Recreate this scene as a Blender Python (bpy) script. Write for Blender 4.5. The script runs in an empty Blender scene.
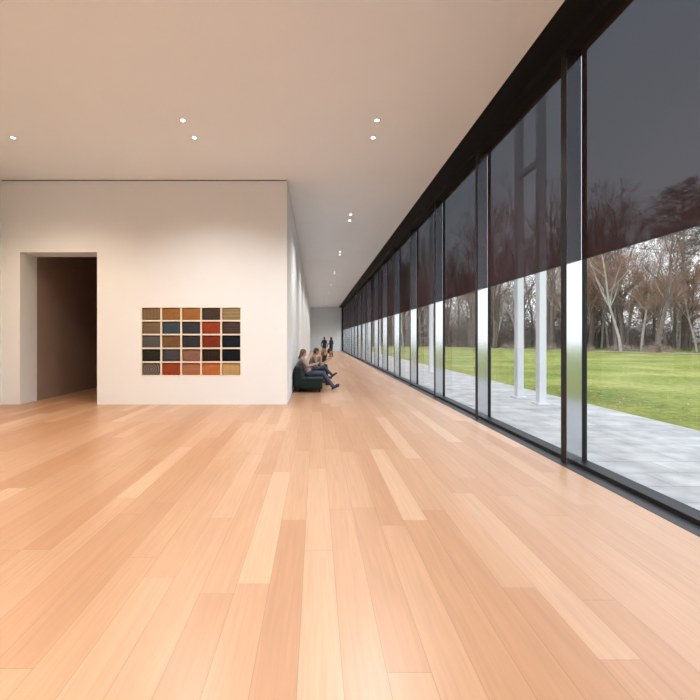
import bpy, bmesh, math, random
import numpy as np
from mathutils import Vector, Matrix
random.seed(7); np.random.seed(7)
scene=bpy.context.scene
COL=scene.collection
scene.view_settings.view_transform='Standard'
scene.view_settings.exposure=0.06

# ------------------------------------------------------------ materials
def newmat(name):
    m=bpy.data.materials.new(name); m.use_nodes=True
    nt=m.node_tree
    for n in list(nt.nodes): nt.nodes.remove(n)
    out=nt.nodes.new('ShaderNodeOutputMaterial')
    return m,nt,out
def pmat(name,col,rough=0.6,metal=0.0,noise=0.0,nscale=20,bump=0.0,bscale=200,spec=0.5,sheen=0.0):
    m,nt,out=newmat(name)
    b=nt.nodes.new('ShaderNodeBsdfPrincipled')
    b.inputs['Base Color'].default_value=(*col,1); b.inputs['Roughness'].default_value=rough
    b.inputs['Metallic'].default_value=metal
    b.inputs['Specular IOR Level'].default_value=spec
    if sheen: b.inputs['Sheen Weight'].default_value=sheen
    nt.links.new(b.outputs[0],out.inputs[0])
    geo=nt.nodes.new('ShaderNodeNewGeometry')
    if noise>0:
        n=nt.nodes.new('ShaderNodeTexNoise'); n.inputs['Scale'].default_value=nscale; n.inputs['Detail'].default_value=5
        nt.links.new(geo.outputs['Position'],n.inputs['Vector'])
        mr=nt.nodes.new('ShaderNodeMapRange'); mr.inputs[3].default_value=1-noise; mr.inputs[4].default_value=1+noise
        mr.inputs[1].default_value=.25; mr.inputs[2].default_value=.75
        nt.links.new(n.outputs[0],mr.inputs[0])
        vm=nt.nodes.new('ShaderNodeVectorMath'); vm.operation='SCALE'; vm.inputs[0].default_value=col
        nt.links.new(mr.outputs[0],vm.inputs['Scale']); nt.links.new(vm.outputs[0],b.inputs['Base Color'])
    if bump>0:
        n2=nt.nodes.new('ShaderNodeTexNoise'); n2.inputs['Scale'].default_value=bscale
        nt.links.new(geo.outputs['Position'],n2.inputs['Vector'])
        bp=nt.nodes.new('ShaderNodeBump'); bp.inputs['Strength'].default_value=bump; bp.inputs['Distance'].default_value=.01
        nt.links.new(n2.outputs[0],bp.inputs['Height']); nt.links.new(bp.outputs[0],b.inputs['Normal'])
    return m
def emat(name,col,s):
    m,nt,out=newmat(name); e=nt.nodes.new('ShaderNodeEmission')
    e.inputs[0].default_value=(*col,1); e.inputs[1].default_value=s
    nt.links.new(e.outputs[0],out.inputs[0]); return m

M_wall=pmat('white_plaster',(.83,.88,.93),.85,noise=.012,nscale=1.5)
M_ceil=pmat('ceiling_paint',(.84,.91,.98),.9,noise=.01,nscale=1)
M_dark=pmat('dark_reveal',(.03,.025,.022),.8)
M_brown=pmat('brown_wall_paint',(.34,.25,.21),.8,noise=.05,nscale=2)
M_frame=pmat('anodised_black_frame',(.012,.012,.013),.45,metal=.0,noise=.05,nscale=30,spec=.25)
M_mull=pmat('anodised_aluminium',(.62,.64,.67),.12,metal=.95)
M_grille=pmat('black_floor_grille',(.02,.02,.022),.5)
M_column=pmat('white_painted_steel',(.8,.8,.82),.4)

# glass (single pane surface, normal to the room)
M_glass,nt,out=newmat('window_glass')
tr=nt.nodes.new('ShaderNodeBsdfTransparent'); tr.inputs[0].default_value=(.95,.97,.97,1)
gl=nt.nodes.new('ShaderNodeBsdfGlossy'); gl.inputs['Roughness'].default_value=0.0; gl.inputs[0].default_value=(.8,.8,.8,1)
fr=nt.nodes.new('ShaderNodeFresnel'); fr.inputs[0].default_value=1.4
mx=nt.nodes.new('ShaderNodeMixShader')
nt.links.new(fr.outputs[0],mx.inputs[0]); nt.links.new(tr.outputs[0],mx.inputs[1]); nt.links.new(gl.outputs[0],mx.inputs[2]); nt.links.new(mx.outputs[0],out.inputs[0])
# roller blind screen fabric
M_blind,nt,out=newmat('blind_screen_fabric')
tr=nt.nodes.new('ShaderNodeBsdfTransparent'); tr.inputs[0].default_value=(.80,.93,1,1)
df=nt.nodes.new('ShaderNodeBsdfDiffuse'); df.inputs[0].default_value=(.046,.027,.029,1)
mx=nt.nodes.new('ShaderNodeMixShader'); mx.inputs[0].default_value=.95
nt.links.new(tr.outputs[0],mx.inputs[1]); nt.links.new(df.outputs[0],mx.inputs[2]); nt.links.new(mx.outputs[0],out.inputs[0])

def math_node(nt,op,a,b=None,c=None):
    n=nt.nodes.new('ShaderNodeMath'); n.operation=op
    for i,v in enumerate((a,b,c)):
        if v is None: continue
        if isinstance(v,(int,float)): n.inputs[i].default_value=v
        else: nt.links.new(v,n.inputs[i])
    return n.outputs[0]
# oak plank floor
M_floor,nt,out=newmat('oak_plank_floor')
b=nt.nodes.new('ShaderNodeBsdfPrincipled'); nt.links.new(b.outputs[0],out.inputs[0])
geo=nt.nodes.new('ShaderNodeNewGeometry'); sep=nt.nodes.new('ShaderNodeSeparateXYZ'); nt.links.new(geo.outputs['Position'],sep.inputs[0])
X,Y=sep.outputs[0],sep.outputs[1]
W=.22
u=math_node(nt,'DIVIDE',math_node(nt,'ADD',X,50.03),W)
row=math_node(nt,'FLOOR',u); fx=math_node(nt,'FRACT',u)
wn=nt.nodes.new('ShaderNodeTexWhiteNoise'); wn.noise_dimensions='1D'; nt.links.new(row,wn.inputs['W'])
wn2=nt.nodes.new('ShaderNodeTexWhiteNoise'); wn2.noise_dimensions='1D'; nt.links.new(math_node(nt,'ADD',row,777.3),wn2.inputs['W'])
L=math_node(nt,'MULTIPLY_ADD',wn2.outputs[0],1.2,1.9)
v=math_node(nt,'ADD',math_node(nt,'DIVIDE',math_node(nt,'ADD',Y,60.),L),math_node(nt,'MULTIPLY',wn.outputs[0],10.))
pid=math_node(nt,'FLOOR',v); fy=math_node(nt,'FRACT',v)
cmb=nt.nodes.new('ShaderNodeCombineXYZ'); nt.links.new(row,cmb.inputs[0]); nt.links.new(pid,cmb.inputs[1])
wn3=nt.nodes.new('ShaderNodeTexWhiteNoise'); wn3.noise_dimensions='3D'; nt.links.new(cmb.outputs[0],wn3.inputs[0])
ramp=nt.nodes.new('ShaderNodeValToRGB'); nt.links.new(wn3.outputs[0],ramp.inputs[0])
els=ramp.color_ramp.elements
els[0].position=0; els[0].color=(.405,.215,.112,1)
els[1].position=1; els[1].color=(.53,.345,.22,1)
for p,c in ((.35,(.435,.245,.135)),(.75,(.46,.27,.155)),(.92,(.485,.30,.18))):
    e=els.new(p); e.color=(*c,1)
gv=nt.nodes.new('ShaderNodeCombineXYZ')
nt.links.new(math_node(nt,'MULTIPLY',X,38.),gv.inputs[0]); nt.links.new(math_node(nt,'MULTIPLY',Y,1.6),gv.inputs[1]); nt.links.new(math_node(nt,'MULTIPLY',wn3.outputs[0],40.),gv.inputs[2])
gn=nt.nodes.new('ShaderNodeTexNoise'); gn.inputs['Scale'].default_value=1; gn.inputs['Detail'].default_value=6; gn.inputs['Distortion'].default_value=.6
nt.links.new(gv.outputs[0],gn.inputs['Vector'])
gm=nt.nodes.new('ShaderNodeMapRange'); nt.links.new(gn.outputs[0],gm.inputs[0]); gm.inputs[1].default_value=.3; gm.inputs[2].default_value=.7; gm.inputs[3].default_value=.90; gm.inputs[4].default_value=1.06
dx=math_node(nt,'MULTIPLY',math_node(nt,'MINIMUM',fx,math_node(nt,'SUBTRACT',1.,fx)),W)
dy=math_node(nt,'MULTIPLY',math_node(nt,'MINIMUM',fy,math_node(nt,'SUBTRACT',1.,fy)),L)
dm=math_node(nt,'MINIMUM',dx,dy)
gr=nt.nodes.new('ShaderNodeMapRange'); nt.links.new(dm,gr.inputs[0]); gr.inputs[1].default_value=0.0006; gr.inputs[2].default_value=.002; gr.inputs[3].default_value=.5; gr.inputs[4].default_value=1
tot=math_node(nt,'MULTIPLY',gm.outputs[0],gr.outputs[0])
sc=nt.nodes.new('ShaderNodeVectorMath'); sc.operation='SCALE'; nt.links.new(ramp.outputs[0],sc.inputs[0]); nt.links.new(tot,sc.inputs['Scale'])
nt.links.new(sc.outputs[0],b.inputs['Base Color'])
b.inputs['Roughness'].default_value=.36
b.inputs['Specular IOR Level'].default_value=.9
bp=nt.nodes.new('ShaderNodeBump'); bp.inputs['Strength'].default_value=.15; bp.inputs['Distance'].default_value=.003
nt.links.new(tot,bp.inputs['Height']); nt.links.new(bp.outputs[0],b.inputs['Normal'])

# lawn
M_lawn,nt,out=newmat('lawn_grass')
b=nt.nodes.new('ShaderNodeBsdfPrincipled'); nt.links.new(b.outputs[0],out.inputs[0]); b.inputs['Roughness'].default_value=.9; b.inputs['Specular IOR Level'].default_value=.1
geo=nt.nodes.new('ShaderNodeNewGeometry')
n1=nt.nodes.new('ShaderNodeTexNoise'); n1.inputs['Scale'].default_value=.3; n1.inputs['Detail'].default_value=8; nt.links.new(geo.outputs['Position'],n1.inputs['Vector'])
n2=nt.nodes.new('ShaderNodeTexNoise'); n2.inputs['Scale'].default_value=5; n2.inputs['Detail'].default_value=8; n2.inputs['Roughness'].default_value=.75; nt.links.new(geo.outputs['Position'],n2.inputs['Vector'])
av=math_node(nt,'ADD',math_node(nt,'MULTIPLY',n1.outputs[0],.45),math_node(nt,'MULTIPLY',n2.outputs[0],.55))
r=nt.nodes.new('ShaderNodeValToRGB'); nt.links.new(av,r.inputs[0])
r.color_ramp.elements[0].position=.38; r.color_ramp.elements[0].color=(.12,.145,.03,1)
r.color_ramp.elements[1].position=.62; r.color_ramp.elements[1].color=(.42,.40,.13,1)
e=r.color_ramp.elements.new(.5); e.color=(.245,.27,.055,1)
nt.links.new(r.outputs[0],b.inputs['Base Color'])
# paving
M_pave,nt,out=newmat('stone_paving')
b=nt.nodes.new('ShaderNodeBsdfPrincipled'); nt.links.new(b.outputs[0],out.inputs[0]); b.inputs['Roughness'].default_value=.6
geo=nt.nodes.new('ShaderNodeNewGeometry')
br=nt.nodes.new('ShaderNodeTexBrick'); nt.links.new(geo.outputs['Position'],br.inputs['Vector'])
br.inputs['Scale'].default_value=1; br.inputs['Brick Width'].default_value=.9; br.inputs['Row Height'].default_value=.45
br.inputs['Mortar Size'].default_value=.008; br.inputs['Color1'].default_value=(.54,.52,.49,1); br.inputs['Color2'].default_value=(.44,.42,.40,1); br.inputs['Mortar'].default_value=(.30,.28,.27,1)
n1=nt.nodes.new('ShaderNodeTexNoise'); n1.inputs['Scale'].default_value=2.5; n1.inputs['Detail'].default_value=8; nt.links.new(geo.outputs['Position'],n1.inputs['Vector'])
mr=nt.nodes.new('ShaderNodeMapRange'); nt.links.new(n1.outputs[0],mr.inputs[0]); mr.inputs[1].default_value=.3; mr.inputs[2].default_value=.7; mr.inputs[3].default_value=.70; mr.inputs[4].default_value=1.2
sc=nt.nodes.new('ShaderNodeVectorMath'); sc.operation='SCALE'; nt.links.new(br.outputs[0],sc.inputs[0]); nt.links.new(mr.outputs[0],sc.inputs['Scale']); nt.links.new(sc.outputs[0],b.inputs['Base Color'])

# ------------------------------------------------------------ helpers
def link(o,parent=None):
    COL.objects.link(o)
    if parent: o.parent=parent
    return o
def empty(name,loc=(0,0,0),parent=None):
    o=bpy.data.objects.new(name,None); o.location=loc; o.empty_display_size=.1
    return link(o,parent)
def box(name,x0,x1,y0,y1,z0,z1,mat,parent=None,bev=0,seg=2):
    bm=bmesh.new(); bmesh.ops.create_cube(bm,size=1)
    for v in bm.verts:
        v.co.x*=(x1-x0); v.co.y*=(y1-y0); v.co.z*=(z1-z0)
    if bev: bmesh.ops.bevel(bm,geom=bm.edges[:],offset=bev,segments=seg,profile=.5,affect='EDGES')
    me=bpy.data.meshes.new(name); bm.to_mesh(me); bm.free()
    if bev and seg>1:
        for p in me.polygons: p.use_smooth=True
    me.materials.append(mat)
    o=bpy.data.objects.new(name,me); o.location=((x0+x1)/2,(y0+y1)/2,(z0+z1)/2)
    return link(o,parent)
def mesh_obj(name,verts,faces,mats,parent=None,midx=None,smooth=False):
    me=bpy.data.meshes.new(name); me.from_pydata(verts,[],faces)
    for m in (mats if isinstance(mats,list) else [mats]): me.materials.append(m)
    if midx is not None: me.polygons.foreach_set('material_index',midx)
    if smooth: me.polygons.foreach_set('use_smooth',[True]*len(me.polygons))
    me.update()
    return link(bpy.data.objects.new(name,me),parent)

# ------------------------------------------------------------ room shell
H=5.57; XW=3.27; XG=3.49; D=9.92; XL=-7.8; XC=-.72; YE=51.25; YB=-9.2
box('floor',XL-.3,3.60,YB-.3,YE+.3,-.3,0,M_floor)
box('ceiling',XL-.3,2.89,YB-.3,YE+.3,H,H+.3,M_ceil)
box('trim_blind_pocket',2.89,3.60,YB-.3,YE+.3,H+.001,H+.3,M_frame)
box('wall_left',XL-.3,XL,YB-.3,D+.6,0,H,M_wall)
box('wall_back',XL,XW+.3,YB-.3,YB,0,H,M_wall)
DX0,DX1,DH=-7.34,-5.43,3.78
wf=empty('wall_front')
box('pier_left',XL,DX0,D,D+.6,0,H-.025,M_wall,wf)
box('lintel',DX0,DX1,D,D+.6,DH,H-.025,M_wall,wf)
NX0,NX1,NZ0,NZ1=-4.34,-1.86,.71,2.42
box('main_left',DX1,NX0,D,D+.6,0,H-.025,M_wall,wf)
box('main_right',NX1,XC,D,D+.6,0,H-.025,M_wall,wf)
box('main_top',NX0,NX1,D,D+.6,NZ1,H-.025,M_wall,wf)
box('main_bottom',NX0,NX1,D,D+.6,0,NZ0,M_wall,wf)
box('niche_back',NX0,NX1,D+.16,D+.6,NZ0,NZ1,M_wall,wf)
box('wall_corridor',XC-.3,XC,D+.6,YE,0,H-.025,M_wall)
box('trim_shadow_gap_front',XL,XC-.012,D+.015,D+.6,H-.025,H,M_dark)
box('trim_shadow_gap_corridor',XC-.3,XC-.012,D+.6,YE,H-.025,H,M_dark)
box('wall_far_end',XC,XW+.3,YE,YE+.3,0,H,M_wall)
box('wall_side_room_left',DX0-.2,DX0,D+.6,18,0,4.6,M_brown)
box('wall_side_room_back',DX0,-3.6,18,18.2,0,4.6,M_brown)
box('wall_side_room_right',-3.8,-3.6,D+.6,18,0,4.6,M_brown)
box('ceiling_side_room',DX0-.2,-3.6,D+.6,18.2,4.6,4.8,M_brown)

# ------------------------------------------------------------ window wall
SP=2.87; Y0=5.23; MW=.11
BZ=2.68
n=1
def plane_yz(name,x,y0,y1,z0,z1,mat,parent):
    me=bpy.data.meshes.new(name)
    me.from_pydata([(x,y0,z0),(x,y0,z1),(x,y1,z1),(x,y1,z0)],[],[(0,1,2,3)])
    me.update()
    if me.polygons[0].normal.x>0: me.flip_normals()
    me.materials.append(mat); return link(bpy.data.objects.new(name,me),parent)
for k in range(-5,16):
    y0=Y0+SP*k; y1=y0+SP
    w=empty('window_%d'%n,(0,0,0)); n+=1
    box('mullion',XW+.006,XG-.01,y0,y0+MW,0,H,M_mull,w,bev=.003,seg=1)
    box('mullion_face',XW,XW+.006,y0,y0+MW,0,H,M_frame,w)
    box('mullion_gasket',XG-.01,XG+.05,y0-.006,y0+MW+.006,0,H,M_frame,w)
    plane_yz('glass',XG+.01,y0+MW,y1,.05,H-.12,M_glass,w)
    box('sill_frame',XW+.08,XG+.06,y0+MW,y1,0,.055,M_frame,w,bev=.004,seg=1)
    box('head_frame',XW,XG+.06,y0+MW,y1,H-.15,H,M_frame,w)
    plane_yz('roller_blind',XG-.02,y0+MW+.004,y1-.004,BZ,H-.14,M_blind,w)
    box('blind_hem_bar',XG-.025,XG-.015,y0+MW+.01,y1-.01,BZ-.012,BZ,M_frame,w)
    if k==15: box('end_mullion',XW,XG+.05,y1,y1+.06,0,H,M_frame,w)
box('trim_floor_grille',XW-.09,XW+.08,YB,YE,.0,.004,M_grille)

# ------------------------------------------------------------ ceiling downlights
M_lens=emat('downlight_lens',(1,.95,.88),9)
M_rim=pmat('downlight_rim',(.8,.78,.75),.5)
def downlight(x,y):
    p=empty('ceiling_downlight',(x,y,H))
    R=.050; vs=[];fs=[];N=24
    prof=[(R+.014,0),(R+.014,-.006),(R,-.008),(R-.012,-.002)]
    for i in range(N):
        a=2*math.pi*i/N
        for r,z in prof: vs.append((r*math.cos(a),r*math.sin(a),z))
    m=len(prof)
    for i in range(N):
        j=(i+1)%N
        for q in range(m-1): fs.append((i*m+q,j*m+q,j*m+q+1,i*m+q+1))
    mesh_obj('rim',vs,fs,M_rim,p)
    vs=[((R-.012)*math.cos(2*math.pi*i/N),(R-.012)*math.sin(2*math.pi*i/N),-.003) for i in range(N)]
    mesh_obj('lens',vs,[tuple(range(N))[::-1]],M_lens,p)
    return p
def spot(p,watts,col):
    l=bpy.data.lights.new('lamp','SPOT'); l.energy=watts; l.color=col; l.spot_size=math.radians(142); l.spot_blend=1.; l.shadow_soft_size=.08
    o=bpy.data.objects.new('lamp',l); o.location=(0,.3,-.03); link(o,p)
for j in range(-2,8):
    y=7.2+5.5*j
    for x in (-5.95,-2.4,1.1):
        if x<0 and y>D-1: continue
        p=downlight(x,y); downlight(x+.02,y+.63)
        if y>9: spot(p,720,(1,.93,.88))
        elif x<-4: spot(p,640,(1,.76,.54))
        elif x<0: spot(p,700,(1,.91,.83))
        else: spot(p,800,(.96,.98,1))

# ------------------------------------------------------------ textile sample display
disp=empty('textile_sample_display')
M_shelf=pmat('pale_birch_frame',(.90,.84,.72),.6,noise=.04)
def textile(name,c1,c2,kind,scale):
    m,nt,out=newmat(name); b=nt.nodes.new('ShaderNodeBsdfPrincipled'); b.inputs['Roughness'].default_value=.95; b.inputs['Specular IOR Level'].default_value=.1
    nt.links.new(b.outputs[0],out.inputs[0]); tc=nt.nodes.new('ShaderNodeTexCoord')
    mixn=nt.nodes.new('ShaderNodeMix'); mixn.data_type='RGBA'
    mixn.inputs[6].default_value=(*c1,1); mixn.inputs[7].default_value=(*c2,1)
    if kind in('h','v'):
        t=nt.nodes.new('ShaderNodeTexWave'); t.bands_direction='Z' if kind=='h' else 'X'; f=t.outputs['Fac']; t.inputs['Distortion'].default_value=.8
    elif kind=='ring':
        t=nt.nodes.new('ShaderNodeTexWave'); t.wave_type='RINGS'; t.rings_direction='Y'; f=t.outputs['Fac']
    elif kind=='chk':
        t=nt.nodes.new('ShaderNodeTexChecker'); f=t.outputs['Fac']
    else:
        t=nt.nodes.new('ShaderNodeTexNoise'); t.inputs['Detail'].default_value=6; f=t.outputs[0]
    t.inputs['Scale'].default_value=scale
    nt.links.new(tc.outputs['Object'],t.inputs['Vector']); nt.links.new(f,mixn.inputs[0]); nt.links.new(mixn.outputs[2],b.inputs['Base Color'])
    return m
def s(r,g,b): return tuple((c/255)**2.2 for c in (r,g,b))
cells=[
 [(s(140,120,94),s(96,78,62),'v',9),(s(166,122,76),s(120,84,54),'n',20),(s(180,126,78),s(130,86,52),'h',12),(s(58,52,50),s(88,74,64),'n',20),(s(184,164,126),s(90,76,62),'h',9)],
 [(s(80,68,60),s(140,122,100),'h',10),(s(76,92,104),s(52,62,72),'n',14),(s(46,50,58),s(70,74,82),'n',14),(s(160,80,52),s(120,52,38),'n',12),(s(44,48,60),s(96,76,66),'h',8)],
 [(s(104,108,110),s(54,54,56),'v',12),(s(134,104,78),s(92,66,50),'n',12),(s(44,48,54),s(66,68,72),'v',10),(s(140,66,48),s(96,44,34),'n',16),(s(26,29,36),s(42,48,60),'n',10)],
 [(s(34,36,40),s(58,56,52),'n',12),(s(80,80,86),s(58,58,64),'v',12),(s(150,116,102),s(112,82,74),'n',12),(s(64,52,46),s(40,34,32),'v',9),(s(24,26,30),s(38,42,48),'n',10)],
 [(s(42,46,62),s(140,130,118),'ring',6),(s(160,80,54),s(122,56,40),'n',12),(s(118,64,46),s(190,138,104),'h',10),(s(194,124,74),s(156,90,52),'n',12),(s(196,168,122),s(160,130,90),'v',10)],
]
cw=(NX1-NX0)/5; ch=(NZ1-NZ0)/5; t=.032
for i in range(6):
    x=NX0+cw*i; a=max(NX0,x-t/2); c=min(NX1,x+t/2)
    box('upright_%d'%i,a,c,D-.004,D+.16,NZ0,NZ1,M_shelf,disp)
    z=NZ0+ch*i; a=max(NZ0,z-t/2); c=min(NZ1,z+t/2)
    box('shelf_%d'%i,NX0,NX1,D-.005,D+.16,a,c,M_shelf,disp)
for r_ in range(5):
    for c_ in range(5):
        c1,c2,kd,scl=cells[r_][c_]
        m=textile('textile_%d_%d'%(r_,c_),c1,c2,kd,scl)
        x0=NX0+cw*c_+.022; x1=x0+cw-.044; z1=NZ1-ch*r_-.022; z0=z1-ch+.044
        vs=[];fs=[];N=12
        for a in range(N+1):
            for b_ in range(N+1):
                uu=a/N; vv=b_/N
                d=.02*math.sin(math.pi*uu)**.5*math.sin(math.pi*vv)**.5+.004*math.sin(uu*9+r_)*math.sin(vv*7+c_)
                vs.append((x0+(x1-x0)*uu-(x0+x1)/2,-d,z0+(z1-z0)*vv-(z0+z1)/2))
        for a in range(N):
            for b_ in range(N):
                q=a*(N+1)+b_; fs.append((q,q+N+1,q+N+2,q+1))
        o=mesh_obj('textile_panel',vs,fs,m,disp,smooth=True); o.location=((x0+x1)/2,D+.035,(z0+z1)/2)

# ------------------------------------------------------------ sofa
M_sofa=pmat('dark_green_wool',(.008,.020,.017),.95,noise=.2,nscale=60,bump=.3,bscale=400,sheen=.05)
M_leg=pmat('black_steel_leg',(.02,.02,.02),.4)
sofa=empty('lounge_sofa')
SY0=12.05
for i in range(5):
    a=SY0+i*1.05; b_=a+1.04
    box('seat_%d'%i,-.5,.2,a,b_,.10,.38,M_sofa,sofa,bev=.07,seg=4)
    box('seat_cushion_%d'%i,-.48,.22,a+.01,b_-.01,.30,.44,M_sofa,sofa,bev=.055,seg=4)
    o=box('backrest_%d'%i,-.68,-.42,a,b_,.10,.80,M_sofa,sofa,bev=.11,seg=5)
    for lx in (-.55,.1):
        for ly in (a+.12,b_-.12):
            box('leg',lx-.02,lx+.02,ly-.02,ly+.02,0,.13,M_leg,sofa)

# ------------------------------------------------------------ people
def V(*a): return Vector(a)
class Body:
    def __init__(s): s.c=[]; s.e=[]; s.h=[]
    def cap(s,a,b,ra,rb,l): s.c.append((Vector(a),Vector(b),ra,rb,l))
    def ell(s,c,F,r,l): s.e.append((Vector(c),F,r,l))
    def hull(s,c1,r1,c2,r2,F,l):
        s.h.append((Vector(c1),r1,Vector(c2),r2,F))
        for i in range(5):
            t=i/4; s.e.append((Vector(c1).lerp(Vector(c2),t),F,tuple(a+(b-a)*t for a,b in zip(r1,r2)),l))
def ico_pts(sub=2):
    bm=bmesh.new(); bmesh.ops.create_icosphere(bm,subdivisions=sub,radius=1); p=[v.co.copy() for v in bm.verts]; f=[tuple(v.index for v in q.verts) for q in bm.faces]; bm.free(); return p,f
ICO,ICOF=ico_pts(2); ICO3,ICOF3=ico_pts(3)
def build_body(name,B,mats,voxel=.0055):
    verts=[];faces=[]
    def add_hull(pts):
        bm=bmesh.new()
        for p in pts: bm.verts.new(p)
        bmesh.ops.convex_hull(bm,input=bm.verts[:])
        dead=[v for v in bm.verts if not v.link_faces]
        bmesh.ops.delete(bm,geom=dead,context='VERTS')
        bmesh.ops.recalc_face_normals(bm,faces=bm.faces[:])
        bm.verts.index_update(); o=len(verts)
        verts.extend([v.co.copy() for v in bm.verts]); faces.extend([tuple(v.index+o for v in f.verts) for f in bm.faces]); bm.free()
    for a,b,ra,rb,l in B.c:
        add_hull([a+p*ra for p in ICO]+[b+p*rb for p in ICO])
    for c1,r1,c2,r2,F in B.h:
        add_hull([c+F[0]*p.x*r[0]+F[1]*p.y*r[1]+F[2]*p.z*r[2] for c,r in ((c1,r1),(c2,r2)) for p in ICO3])
    for c,F,r,l in B.e:
        o=len(verts)
        for p in ICO3: verts.append(c+F[0]*p.x*r[0]+F[1]*p.y*r[1]+F[2]*p.z*r[2])
        faces+=[tuple(i+o for i in f) for f in ICOF3]
    me=bpy.data.meshes.new(name+'_raw'); me.from_pydata(verts,[],faces)
    ob=bpy.data.objects.new(name+'_raw',me); COL.objects.link(ob)
    m=ob.modifiers.new('r','REMESH'); m.mode='VOXEL'; m.voxel_size=voxel
    m=ob.modifiers.new('s','SMOOTH'); m.iterations=3; m.factor=.5
    dg=bpy.context.evaluated_depsgraph_get(); ev=ob.evaluated_get(dg)
    nm=bpy.data.meshes.new_from_object(ev); nm.name=name
    bpy.data.objects.remove(ob); 
    nf=len(nm.polygons); C=np.zeros(nf*3); nm.polygons.foreach_get('center',C); C=C.reshape(-1,3)
    best=np.full(nf,1e9); lab=np.zeros(nf,int)
    for a,b,ra,rb,l in B.c:
        A=np.array(a); ab=np.array(b)-A; dd=ab@ab+1e-9; tt=np.clip(((C-A)@ab)/dd,0,1)
        d=np.linalg.norm(C-A-tt[:,None]*ab,axis=1)-(ra+(rb-ra)*tt)
        k=d<best; best[k]=d[k]; lab[k]=l
    for c,F,r,l in B.e:
        R=np.array([F[0],F[1],F[2]]); q=(C-np.array(c))@R.T; rr=np.array(r)
        k0=np.linalg.norm(q/rr,axis=1); k1=np.linalg.norm(q/rr**2,axis=1)+1e-9
        d=k0*(k0-1)/k1
        k=d<best; best[k]=d[k]; lab[k]=l
    nm.materials.clear()
    for mt in mats: nm.materials.append(mt)
    nm.polygons.foreach_set('material_index',lab.astype(np.int32)); nm.polygons.foreach_set('use_smooth',[True]*nf)
    o=bpy.data.objects.new(name,nm); COL.objects.link(o); return o
SKIN,TOP,PANT,SHOE,HAIR,EYE,LIP,IRIS=range(8)
def frame(fwd,up):
    f=Vector(fwd).normalized(); l=Vector(up).cross(f).normalized(); u=f.cross(l); return (f,l,u)
def add_head(B,c,F,longhair=False):
    f,l,u=F; P=lambda x,y,z: c+f*x+l*y+u*z
    B.ell(P(-.005,0,.02),F,(.094,.074,.098),SKIN)
    B.ell(P(.022,0,-.045),F,(.062,.056,.065),SKIN)
    B.cap(P(.062,0,-.085),P(.055,0,-.08),.022,.025,SKIN)
    B.cap(P(.088,0,.01),P(.105,0,-.026),.009,.014,SKIN)
    B.cap(P(.076,-.035,.03),P(.076,.035,.03),.012,.012,SKIN)
    B.cap(P(.087,-.02,-.056),P(.087,.02,-.056),.007,.007,LIP)
    for sgn in (-1,1):
        B.ell(P(.078,sgn*.031,.006),F,(.0105,.012,.007),EYE)
        B.ell(P(.0865,sgn*.031,.006),F,(.005,.0065,.0065),IRIS)
        B.cap(P(.086,sgn*.018,.028),P(.080,sgn*.046,.029),.005,.004,HAIR)
        B.ell(P(-.002,sgn*.078,-.008),F,(.020,.009,.031),SKIN)
        B.ell(P(.045,sgn*.043,-.02),F,(.03,.02,.03),SKIN)
    B.ell(P(-.022,0,.04),F,(.098,.084,.094),HAIR)
    B.ell(P(-.04,0,-.01),F,(.075,.078,.085),HAIR)
    if longhair:
        for sgn in (-1,0,1):
            B.cap(P(-.05,sgn*.05,0),P(-.06,sgn*.06,-.2),.05,.03,HAIR)
        for sgn in (-1,1): B.cap(P(.0,sgn*.076,.03),P(.0,sgn*.075,-.16),.024,.018,HAIR)
def add_hand(B,w,d,nrm,side,curl=.5):
    d=Vector(d).normalized(); nrm=Vector(nrm); nrm=(nrm-d*nrm.dot(d)).normalized(); sd=d.cross(nrm).normalized()*side
    F=(d,sd,nrm)
    B.cap(w-d*.02,w+d*.02,.026,.024,SKIN)
    B.ell(w+d*.052,F,(.052,.041,.016),SKIN)
    for i,(off,L_) in enumerate(((.031,.072),(.0105,.080),(-.0105,.074),(-.030,.058))):
        p=w+d*(.088-abs(off)*.15)+sd*off; ang=.15; dirn=(d+sd*off*4).normalized()
        for q,fr_ in enumerate((.45,.3,.25)):
            ang+=curl*(.5+.2*q); dd=dirn*math.cos(ang)+nrm*math.sin(ang)
            p2=p+dd*L_*fr_; B.cap(p,p2,.0088-.0008*q,.0082-.0008*q,SKIN); p=p2
    p=w+d*.025+sd*.03; p1=p+(d*.6+sd*.75+nrm*.3).normalized()*.04; p2=p1+(d*.9+sd*.2+nrm*.4).normalized()*.03
    B.cap(p,p1,.013,.011,SKIN); B.cap(p1,p2,.0105,.009,SKIN)
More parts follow.
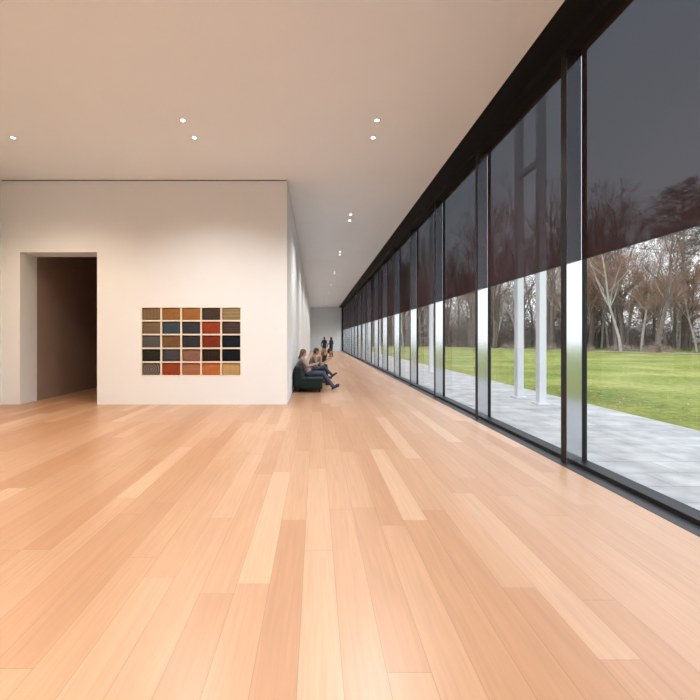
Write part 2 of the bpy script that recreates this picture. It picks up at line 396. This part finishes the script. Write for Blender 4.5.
def person(name,J,cols,loc,rot,longhair=False,coat=False):
    B=Body()
    pel,che,nk,hd=[Vector(J[k]) for k in('pelvis','chest','neck','head')]
    sp=(che-pel).normalized(); latt=V(0,1,0)
    fw=latt.cross(sp).normalized()
    T=(fw,latt,sp)
    B.ell(pel,T,(.125,.160,.11),PANT)
    rw=(.108,.138,.09) if not coat else (.122,.152,.10)
    mid_=pel+(che-pel)*.5
    B.hull(pel+sp*.07,(.122,.157,.09) if not coat else (.135,.168,.10),mid_,rw,T,TOP)
    B.hull(mid_,rw,che+sp*.02,(.118,.160,.11),T,TOP)
    B.hull(che+sp*.02,(.118,.160,.11),che+sp*.125,(.078,.135,.055),T,TOP)
    if coat: B.hull(pel-sp*.12,(.128,.172,.06),pel+sp*.07,(.135,.168,.10),T,TOP)
    hF=frame(J['face'],(0,0,1))
    B.cap(che+sp*.12,nk,.065,.056,TOP)
    B.cap(nk,hd-hF[2]*.05,.052,.05,SKIN)
    add_head(B,hd,hF,longhair)
    for sgn,sf in ((1,'L'),(-1,'R')):
        sh=Vector(J['sh'+sf]) if 'sh'+sf in J else che+sp*.108+latt*.160*sgn
        el,wr=Vector(J['el'+sf]),Vector(J['wr'+sf])
        B.cap(nk-sp*.05+latt*.02*sgn,sh,.052,.058,TOP)
        B.cap(che+sp*.06+latt*.08*sgn,sh,.075,.060,TOP)
        B.cap(sh,el,.058,.045,TOP); B.cap(el,wr+(el-wr).normalized()*.015,.044,.032,TOP)
        hdv=Vector(J['hd'+sf]) if 'hd'+sf in J else (wr-el)
        add_hand(B,wr,hdv,J.get('pn'+sf,(0,0,-1)),J.get('th'+sf,1),J.get('curl',.5))
        hip=pel+latt*.088*sgn-sp*.01
        kn,an=Vector(J['kn'+sf]),Vector(J['an'+sf])
        B.cap(hip,hip+(kn-hip)*.4,.098,.088,PANT); B.cap(hip+(kn-hip)*.4,kn,.088,.062,PANT)
        mid=kn+(an-kn)*.35
        B.cap(kn,mid,.062,.060,PANT); B.cap(mid,an,.060,.044,PANT)
        toe=Vector(J['toe'+sf]); td=(toe-an).normalized()
        F=frame(td,V(0,0,1)) if abs(td.z)<.95 else frame(td,V(-1,0,0))
        B.cap(an,an-F[2]*.03-F[0]*.02,.043,.04,SHOE)
        B.cap(an-F[2]*.045-F[0]*.035,toe-F[0]*.06,.034,.038,SHOE); B.cap(toe-F[0]*.06,toe,.038,.028,SHOE)
    skin,top,pant,shoe,hair=cols
    mats=[pmat(name+'_skin',skin,.5),pmat(name+'_top',top,.9,noise=.12,nscale=25),pmat(name+'_trousers',pant,.9,noise=.15,nscale=25),
          pmat(name+'_shoes',shoe,.5),pmat(name+'_hair',hair,.6,noise=.2,nscale=90),pmat('eye_white',(.6,.58,.56),.3),pmat('lips',(.45,.16,.14),.5),pmat('iris',(.03,.02,.015),.2)]
    o=build_body(name,B,mats); o.location=loc; o.rotation_euler=(0,0,rot); return o
def seat_pose(lean=-.14,legs='ext',arms='phone',headpitch=-.5,yaw=0.):
    J={}
    J['pelvis']=(0,0,.545); J['chest']=(lean,0,.93-abs(lean)*.15); J['neck']=(lean*1.3+.0,0,1.13-abs(lean)*.25); hx=lean*1.3+.045
    J['head']=(hx+max(0,lean)*.35,0,1.245-abs(lean)*.35); J['face']=(math.cos(yaw),math.sin(yaw),headpitch)
    if legs=='ext':
        J['knL']=(.45,.10,.55); J['anL']=(.80,.07,.13); J['toeL']=(.97,.08,.13+.05)
        J['knR']=(.45,-.10,.55); J['anR']=(.78,-.09,.12); J['toeR']=(.95,-.11,.16)
    elif legs=='cross':
        J['knL']=(.44,.08,.55); J['anL']=(.62,.06,.115); J['toeL']=(.80,.07,.075)
        J['knR']=(.47,-.02,.68); J['anR']=(.78,.06,.40); J['toeR']=(.93,.06,.46)
    else:
        J['knL']=(.45,.14,.55); J['anL']=(.50,.14,.115); J['toeL']=(.68,.16,.06)
        J['knR']=(.45,-.14,.55); J['anR']=(.48,-.14,.115); J['toeR']=(.66,-.16,.06)
    if arms=='phone':
        J['elL']=(lean+.12,.22,.77); J['wrL']=(.24,.08,.84); J['pnL']=(-.5,-.2,.8); J['thL']=-1
        J['elR']=(lean+.12,-.22,.77); J['wrR']=(.24,-.08,.84); J['pnR']=(-.5,.2,.8); J['thR']=1
    elif arms=='lap':
        J['elL']=(lean+.10,.24,.74); J['wrL']=(.26,.12,.68); J['pnL']=(0,0,-1); J['thL']=1
        J['elR']=(lean+.10,-.24,.74); J['wrR']=(.26,-.12,.70); J['pnR']=(0,0,-1); J['thR']=-1
    else:
        J['elL']=(.36,.18,.69); J['wrL']=(.55,.07,.82); J['pnL']=(0,-1,0); J['thL']=1
        J['elR']=(.36,-.18,.69); J['wrR']=(.55,-.07,.82); J['pnR']=(0,1,0); J['thR']=-1
    return J
skinc=(.62,.38,.28)
px=-.22; sh_=-.02
person('seated_woman',seat_pose(-.16,'ext','phone',-.45),(skinc,(.38,.27,.26),(.06,.08,.13),(.02,.02,.02),(.16,.08,.04)),(px-.02,12.72,sh_),0,longhair=True)
person('seated_man',seat_pose(.12,'cross','lap',-.4,.1),((.55,.33,.24),(.30,.23,.21),(.05,.07,.12),(.03,.02,.02),(.05,.03,.02)),(px,13.65,sh_),.05)
person('seated_woman',seat_pose(.26,'bent','fwd',-.4,-.1),(skinc,(.45,.30,.2),(.16,.15,.15),(.02,.02,.02),(.25,.13,.06)),(px+.05,14.6,sh_),0,longhair=True)
person('seated_man',seat_pose(.34,'bent','fwd',-.35,.1),((.5,.3,.22),(.035,.04,.05),(.03,.035,.05),(.02,.02,.02),(.03,.02,.015)),(px+.18,16.2,sh_),0)
ph=box('smartphone',.068,.076,12.685,12.755,.83,.97,pmat('black_phone',(.01,.01,.012),.2),bev=.003,seg=2); ph.rotation_euler=(0,.35,0)

def stand_pose(arms=0,step=0.):
    J={'pelvis':(0,0,.95),'chest':(.0,0,1.31),'neck':(-.005,0,1.50),'head':(.02,0,1.62),'face':(1,0,-.12)}
    J['knL']=(.03+step,.10,.50);J['anL']=(.0+step,.11,.10);J['toeL']=(.17+step,.14,.045)
    J['knR']=(.02-step,-.10,.50);J['anR']=(-.03-step,-.11,.10);J['toeR']=(.14-step,-.14,.045)
    if arms==0:
        J['elL']=(-.03,.25,1.14);J['wrL']=(.05,.27,.90);J['pnL']=(0,-1,0);J['thL']=-1
        J['elR']=(-.03,-.25,1.14);J['wrR']=(.05,-.27,.90);J['pnR']=(0,1,0);J['thR']=1
    else:
        J['elL']=(-.02,.25,1.15);J['wrL']=(.22,.12,1.12);J['pnL']=(-.3,-.6,.6);J['thL']=-1
        J['elR']=(-.02,-.25,1.15);J['wrR']=(.22,-.12,1.12);J['pnR']=(-.3,.6,.6);J['thR']=1
    J['curl']=.4
    return J
person('standing_man',stand_pose(0,.05),(skinc,(.02,.02,.025),(.015,.017,.022),(.01,.01,.01),(.03,.02,.015)),(.72,34.6,0),1.2,coat=True)
person('standing_woman',stand_pose(1,.02),(skinc,(.03,.025,.03),(.015,.015,.02),(.01,.01,.01),(.05,.03,.02)),(1.32,34.9,0),2.4,longhair=True,coat=True)

# ------------------------------------------------------------ exterior
box('paving_terrace',3.60,6.9,-40,90,-.25,-.02,M_pave)
me_l=box('lawn',6.905,160,-80,170,-.3,-.03,M_lawn)
M_path=pmat('gravel_path',(.50,.46,.41),.9,noise=.1,nscale=3)
vs=[];fs=[]
for i in range(61):
    y=-60+i*2.2; x=44+3*math.sin(y*.05)-max(0,(y-30))*.55
    vs+= [(x,y,-.015),(x+2.4,y+.6,-.015)]
for i in range(60): fs.append((2*i,2*i+1,2*i+3,2*i+2))
mesh_obj('gravel_path',vs,fs,M_path)
def column_pair(y):
    c=empty('canopy_column')
    for yy in (y,y+1.1):
        box('post',5.62,5.80,yy-.09,yy+.09,-.02,8.4,M_column,c,bev=.01,seg=1)
        box('base_plate',5.55,5.87,yy-.16,yy+.16,-.02,.01,M_column,c)
    box('tie',5.66,5.76,y+.09,y+1.01,6.1,6.25,M_column,c)
for i in range(5): column_pair(10.15+i*8.61)

# trees
M_bark=pmat('bark_brown',(.16,.125,.105),.95,noise=.25,nscale=3)
M_bark2=pmat('bark_pale_birch',(.42,.38,.35),.9,noise=.35,nscale=2)
M_twig=pmat('twig_reddish',(.30,.20,.165),.95)
M_leafb=pmat('beech_leaf_copper',(.36,.21,.12),.9)
def make_tree(name,seed,Ht,thick,matT,leaf=0):
    rnd=random.Random(seed); vs=[];fs=[];mi=[]
    def ring(p,d,r,nn):
        a=d.orthogonal().normalized(); b=d.cross(a); o=len(vs)
        for i in range(nn):
            t=2*math.pi*i/nn; vs.append(tuple(p+(a*math.cos(t)+b*math.sin(t))*r))
        return o
    def branch(p,d,L_,r,depth):
        nn=8 if depth==0 else (5 if depth==1 else 3)
        segs=8 if depth==0 else (4 if depth<3 else 2)
        o=ring(p,d,r,nn); pts=[]
        for s_ in range(segs):
            t=(s_+1)/segs
            j=.10 if depth==0 else .25
            d=(d+Vector((rnd.uniform(-j,j),rnd.uniform(-j,j),rnd.uniform(-j,j)+.08))).normalized()
            p=p+d*(L_/segs); rr=r*(1-t*.75)
            o2=ring(p,d,rr,nn)
            for i in range(nn): fs.append((o+i,o+(i+1)%nn,o2+(i+1)%nn,o2+i)); mi.append(0 if depth<2 else 1)
            o=o2; pts.append((p.copy(),d.copy(),rr,t))
        if depth>=3 and leaf:
            for _ in range(leaf):
                q=p+Vector((rnd.gauss(0,.15),rnd.gauss(0,.15),rnd.gauss(0,.12))); a=Vector((rnd.uniform(-1,1),rnd.uniform(-1,1),rnd.uniform(-1,.4))).normalized()*.13; b_=a.orthogonal().normalized()*.05
                oo=len(vs); vs.extend([tuple(q-b_),tuple(q+b_),tuple(q+a)]); fs.append((oo,oo+1,oo+2)); mi.append(2)
        if depth>=4: return
        nc=(18,7,6,4)[depth]
        for c in range(nc):
            t=rnd.uniform(.2 if depth==0 else .15,1.0); q=pts[min(segs-1,int(t*segs))]
            ax=q[1].orthogonal().normalized(); ax.rotate(Matrix.Rotation(rnd.uniform(0,6.283),3,q[1]))
            ang=rnd.uniform(.45,1.0); nd=(q[1]*math.cos(ang)+ax*math.sin(ang)); nd.z+=.15; nd.normalize()
            f=(.42,.5,.5,.5)[depth]*rnd.uniform(.6,1.1)*(1.15-.5*t)
            branch(q[0],nd,L_*f,max(.010,q[2]*.55),depth+1)
    branch(Vector((0,0,0)),Vector((0,0,1)),Ht,thick,0)
    me=bpy.data.meshes.new(name); me.from_pydata(vs,[],fs); me.materials.append(matT); me.materials.append(M_twig); me.materials.append(M_leafb)
    me.polygons.foreach_set('material_index',mi); me.update(); return me
trees=[make_tree('tree_mesh_%d'%i,20+i,h,t_,m,lf) for i,(h,t_,m,lf) in enumerate([(17,.26,M_bark,0),(20,.32,M_bark,0),(15,.16,M_bark2,0),(18,.22,M_bark,0),(13,.15,M_bark2,0),(10,.14,M_bark,2)])]
grove=empty('bare_tree_grove')
rnd=random.Random(5)
def line(tt):
    if tt<.45: return 50+rnd.uniform(0,30)**1.0, -60+tt/.45*110
    a=(tt-.45)/.55
    return 50-a*43+rnd.uniform(-2,4), 50+ a*32+rnd.uniform(0,34)
def plant(x,y,me):
    o=bpy.data.objects.new('tree',me); o.location=(x,y,-.03); o.rotation_euler=(0,0,rnd.uniform(0,6.28)); sc_=rnd.uniform(.7,1.15); o.scale=(sc_,sc_,sc_*rnd.uniform(.9,1.1)); link(o,grove)
for i in range(190):
    x,y=line((i+rnd.random())/190)
    if y>52 and x<9: x+=5
    plant(x,y,rnd.choice(trees))
rnd2=random.Random(11)
for i in range(42):   # denser edge of the wood at the north-east corner of the lawn
    y=rnd2.uniform(46,76); x=y*rnd2.uniform(.62,1.12)
    if x<45 and y<52: x+=6
    plant(x,y,trees[rnd2.choice((0,2,3,4,5,5))])
def scatter_tris(name,N,posf,size,mats,up=2.0,zmin=-.028):
    vs=np.zeros((N*3,3)); 
    for i in range(N):
        p,mn=posf(i); s_=size*rnd.uniform(.5,1.5)
        d=Vector((rnd.uniform(-1,1),rnd.uniform(-1,1),rnd.uniform(-.3,1)*up)).normalized(); w=d.orthogonal().normalized()*s_*mn
        vs[3*i]=p; vs[3*i+1]=Vector(p)+d*s_+w; vs[3*i+2]=Vector(p)+d*s_-w*.3
    vs[:,2]=np.maximum(vs[:,2],zmin)
    fs=np.arange(N*3).reshape(-1,3)
    mi=[rnd.randrange(len(mats)) for _ in range(N)]
    return mesh_obj(name,vs.tolist(),fs.tolist(),mats,None,mi)
M_u1=pmat('undergrowth_brown',(.30,.21,.16),.95); M_u2=pmat('undergrowth_grey',(.36,.30,.28),.95); M_u3=pmat('undergrowth_russet',(.33,.17,.12),.95); M_u4=pmat('undergrowth_olive',(.17,.17,.09),.95)
def posA(i):
    tt=rnd.random()
    if tt<.45: x,y=60+rnd.uniform(0,18),-60+tt/.45*125
    else: a=(tt-.45)/.55; x,y=max(9.5,64-a*60+rnd.uniform(0,6)),62+a*25+rnd.uniform(0,16)
    z=abs(rnd.gauss(0,1))*(2.4 if rnd.random()<.55 else 6)
    return (x,y,z),.045
scatter_tris('woodland_undergrowth',150000,posA,1.5,[M_u1,M_u2,M_u1,M_u3,M_u4])
def posB(i):
    c=i%26; rr=random.Random(c); y=-30+c*3.6; x=43.5+3*math.sin(y*.05)-max(0,(y-30))*.55+rr.uniform(-2.2,-1)+3.8; 
    a=rnd.uniform(0,6.28); r_=rnd.random()**.5*1.5
    return (x+r_*math.cos(a),y+r_*math.sin(a),rnd.random()*1.2*(1-.4*r_)),.2
scatter_tris('russet_shrub_border',16000,posB,.28,[M_u3,M_u1,M_u2])
M_lf=pmat('fallen_leaf_brown',(.30,.18,.08),.9); M_lf2=pmat('fallen_leaf_tan',(.48,.36,.18),.9)
def posC(i):
    return (7.2+rnd.random()**1.3*36,rnd.uniform(-5,60),-.026),.45
scatter_tris('fallen_leaves',18000,posC,.06,[M_lf,M_lf2],up=.12,zmin=-.027)
M_ev=pmat('pine_foliage',(.03,.045,.03),.9); M_ev2=pmat('pine_foliage_light',(.05,.07,.04),.9)
def pine(x,y,Ht):
    c=empty('pine_tree',(x,y,-.03)); vs=[];fs=[]
    nn=10
    for i in range(13):
        z=Ht*i/12; r=.45*(1-i/12.5)
        for q in range(nn): vs.append((r*math.cos(2*math.pi*q/nn)+.1*math.sin(i),r*math.sin(2*math.pi*q/nn),z))
    for i in range(12):
        for q in range(nn): fs.append((i*nn+q,i*nn+(q+1)%nn,(i+1)*nn+(q+1)%nn,(i+1)*nn+q))
    tips=[]
    for l_ in range(30):
        t=.58+.42*l_/30; z=Ht*t; R=Ht*.24*(1-((t-.58)/.42)**2*.75)*rnd.uniform(.5,1.1); a=l_*2.4
        e=Vector((math.cos(a)*R,math.sin(a)*R,z+R*.25)); st=Vector((0,0,z)); d=(e-st).normalized(); o_=d.orthogonal().normalized(); p_=d.cross(o_)
        o=len(vs)
        for (cc,r) in ((st,.10),(e,.03)):
            for q in range(4): vs.append(tuple(cc+(o_*math.cos(q*math.pi/2)+p_*math.sin(q*math.pi/2))*r))
        for q in range(4): fs.append((o+q,o+(q+1)%4,o+4+(q+1)%4,o+4+q))
        tips.append(e); tips.append(st.lerp(e,.6)+Vector((rnd.uniform(-.7,.7),rnd.uniform(-.7,.7),.3)))
    mesh_obj('trunk',vs,fs,M_bark,c)
    V_=[];F_=[]
    for e in tips:
        rr_=rnd.uniform(.9,1.6)
        for s_ in range(200):
            v_=Vector((rnd.gauss(0,1),rnd.gauss(0,1),rnd.gauss(0,.6))); p=e+v_*rr_*.5
            s2=rnd.uniform(.12,.3); d=Vector((rnd.uniform(-1,1),rnd.uniform(-1,1),rnd.uniform(-.4,.8))).normalized(); w=d.orthogonal().normalized()*s2*.35
            o=len(V_); V_+=[tuple(p-w),tuple(p+w),tuple(p+d*s2)]; F_.append((o,o+1,o+2))
    mesh_obj('foliage',V_,F_,[M_ev,M_ev2],c,[rnd.randrange(2) for _ in F_])
pine(50,50,20)
pine(56,61,25)

# ------------------------------------------------------------ world
w=bpy.data.worlds.new('overcast_sky'); scene.world=w; w.use_nodes=True; nt=w.node_tree
for nn in list(nt.nodes): nt.nodes.remove(nn)
out=nt.nodes.new('ShaderNodeOutputWorld'); bg=nt.nodes.new('ShaderNodeBackground'); nt.links.new(bg.outputs[0],out.inputs[0])
tc=nt.nodes.new('ShaderNodeTexCoord'); sp_=nt.nodes.new('ShaderNodeSeparateXYZ'); nt.links.new(tc.outputs['Generated'],sp_.inputs[0])
nz=nt.nodes.new('ShaderNodeTexNoise'); nz.inputs['Scale'].default_value=3; nz.inputs['Detail'].default_value=6; nt.links.new(tc.outputs['Generated'],nz.inputs['Vector'])
fz=math_node(nt,'ADD',sp_.outputs[2],math_node(nt,'MULTIPLY',math_node(nt,'SUBTRACT',nz.outputs[0],.5),.5))
rp=nt.nodes.new('ShaderNodeValToRGB'); nt.links.new(fz,rp.inputs[0])
rp.color_ramp.elements[0].position=0; rp.color_ramp.elements[0].color=(.95,.97,1,1)
rp.color_ramp.elements[1].position=.8; rp.color_ramp.elements[1].color=(.76,.86,1,1)
nt.links.new(rp.outputs[0],bg.inputs[0]); bg.inputs[1].default_value=2.3
# daylight portal at the glazing
l=bpy.data.lights.new('window_portal','AREA'); l.shape='RECTANGLE'; l.size=YE-YB; l.size_y=BZ; l.cycles.is_portal=True
o=bpy.data.objects.new('daylight_portal',l); o.location=(3.62,(YE+YB)/2,BZ/2)
o.rotation_euler=Matrix(((0,0,1),(1,0,0),(0,1,0))).to_euler()
link(o)

# ------------------------------------------------------------ camera
cam=bpy.data.cameras.new('camera'); cam.sensor_width=36; cam.lens=36*400/700; cam.shift_x=34/700; cam.shift_y=-12/700; cam.clip_end=500; cam.clip_start=.05
co=bpy.data.objects.new('camera',cam); co.location=(0,0,1.65); co.rotation_euler=(math.pi/2,0,0); link(co); scene.camera=co
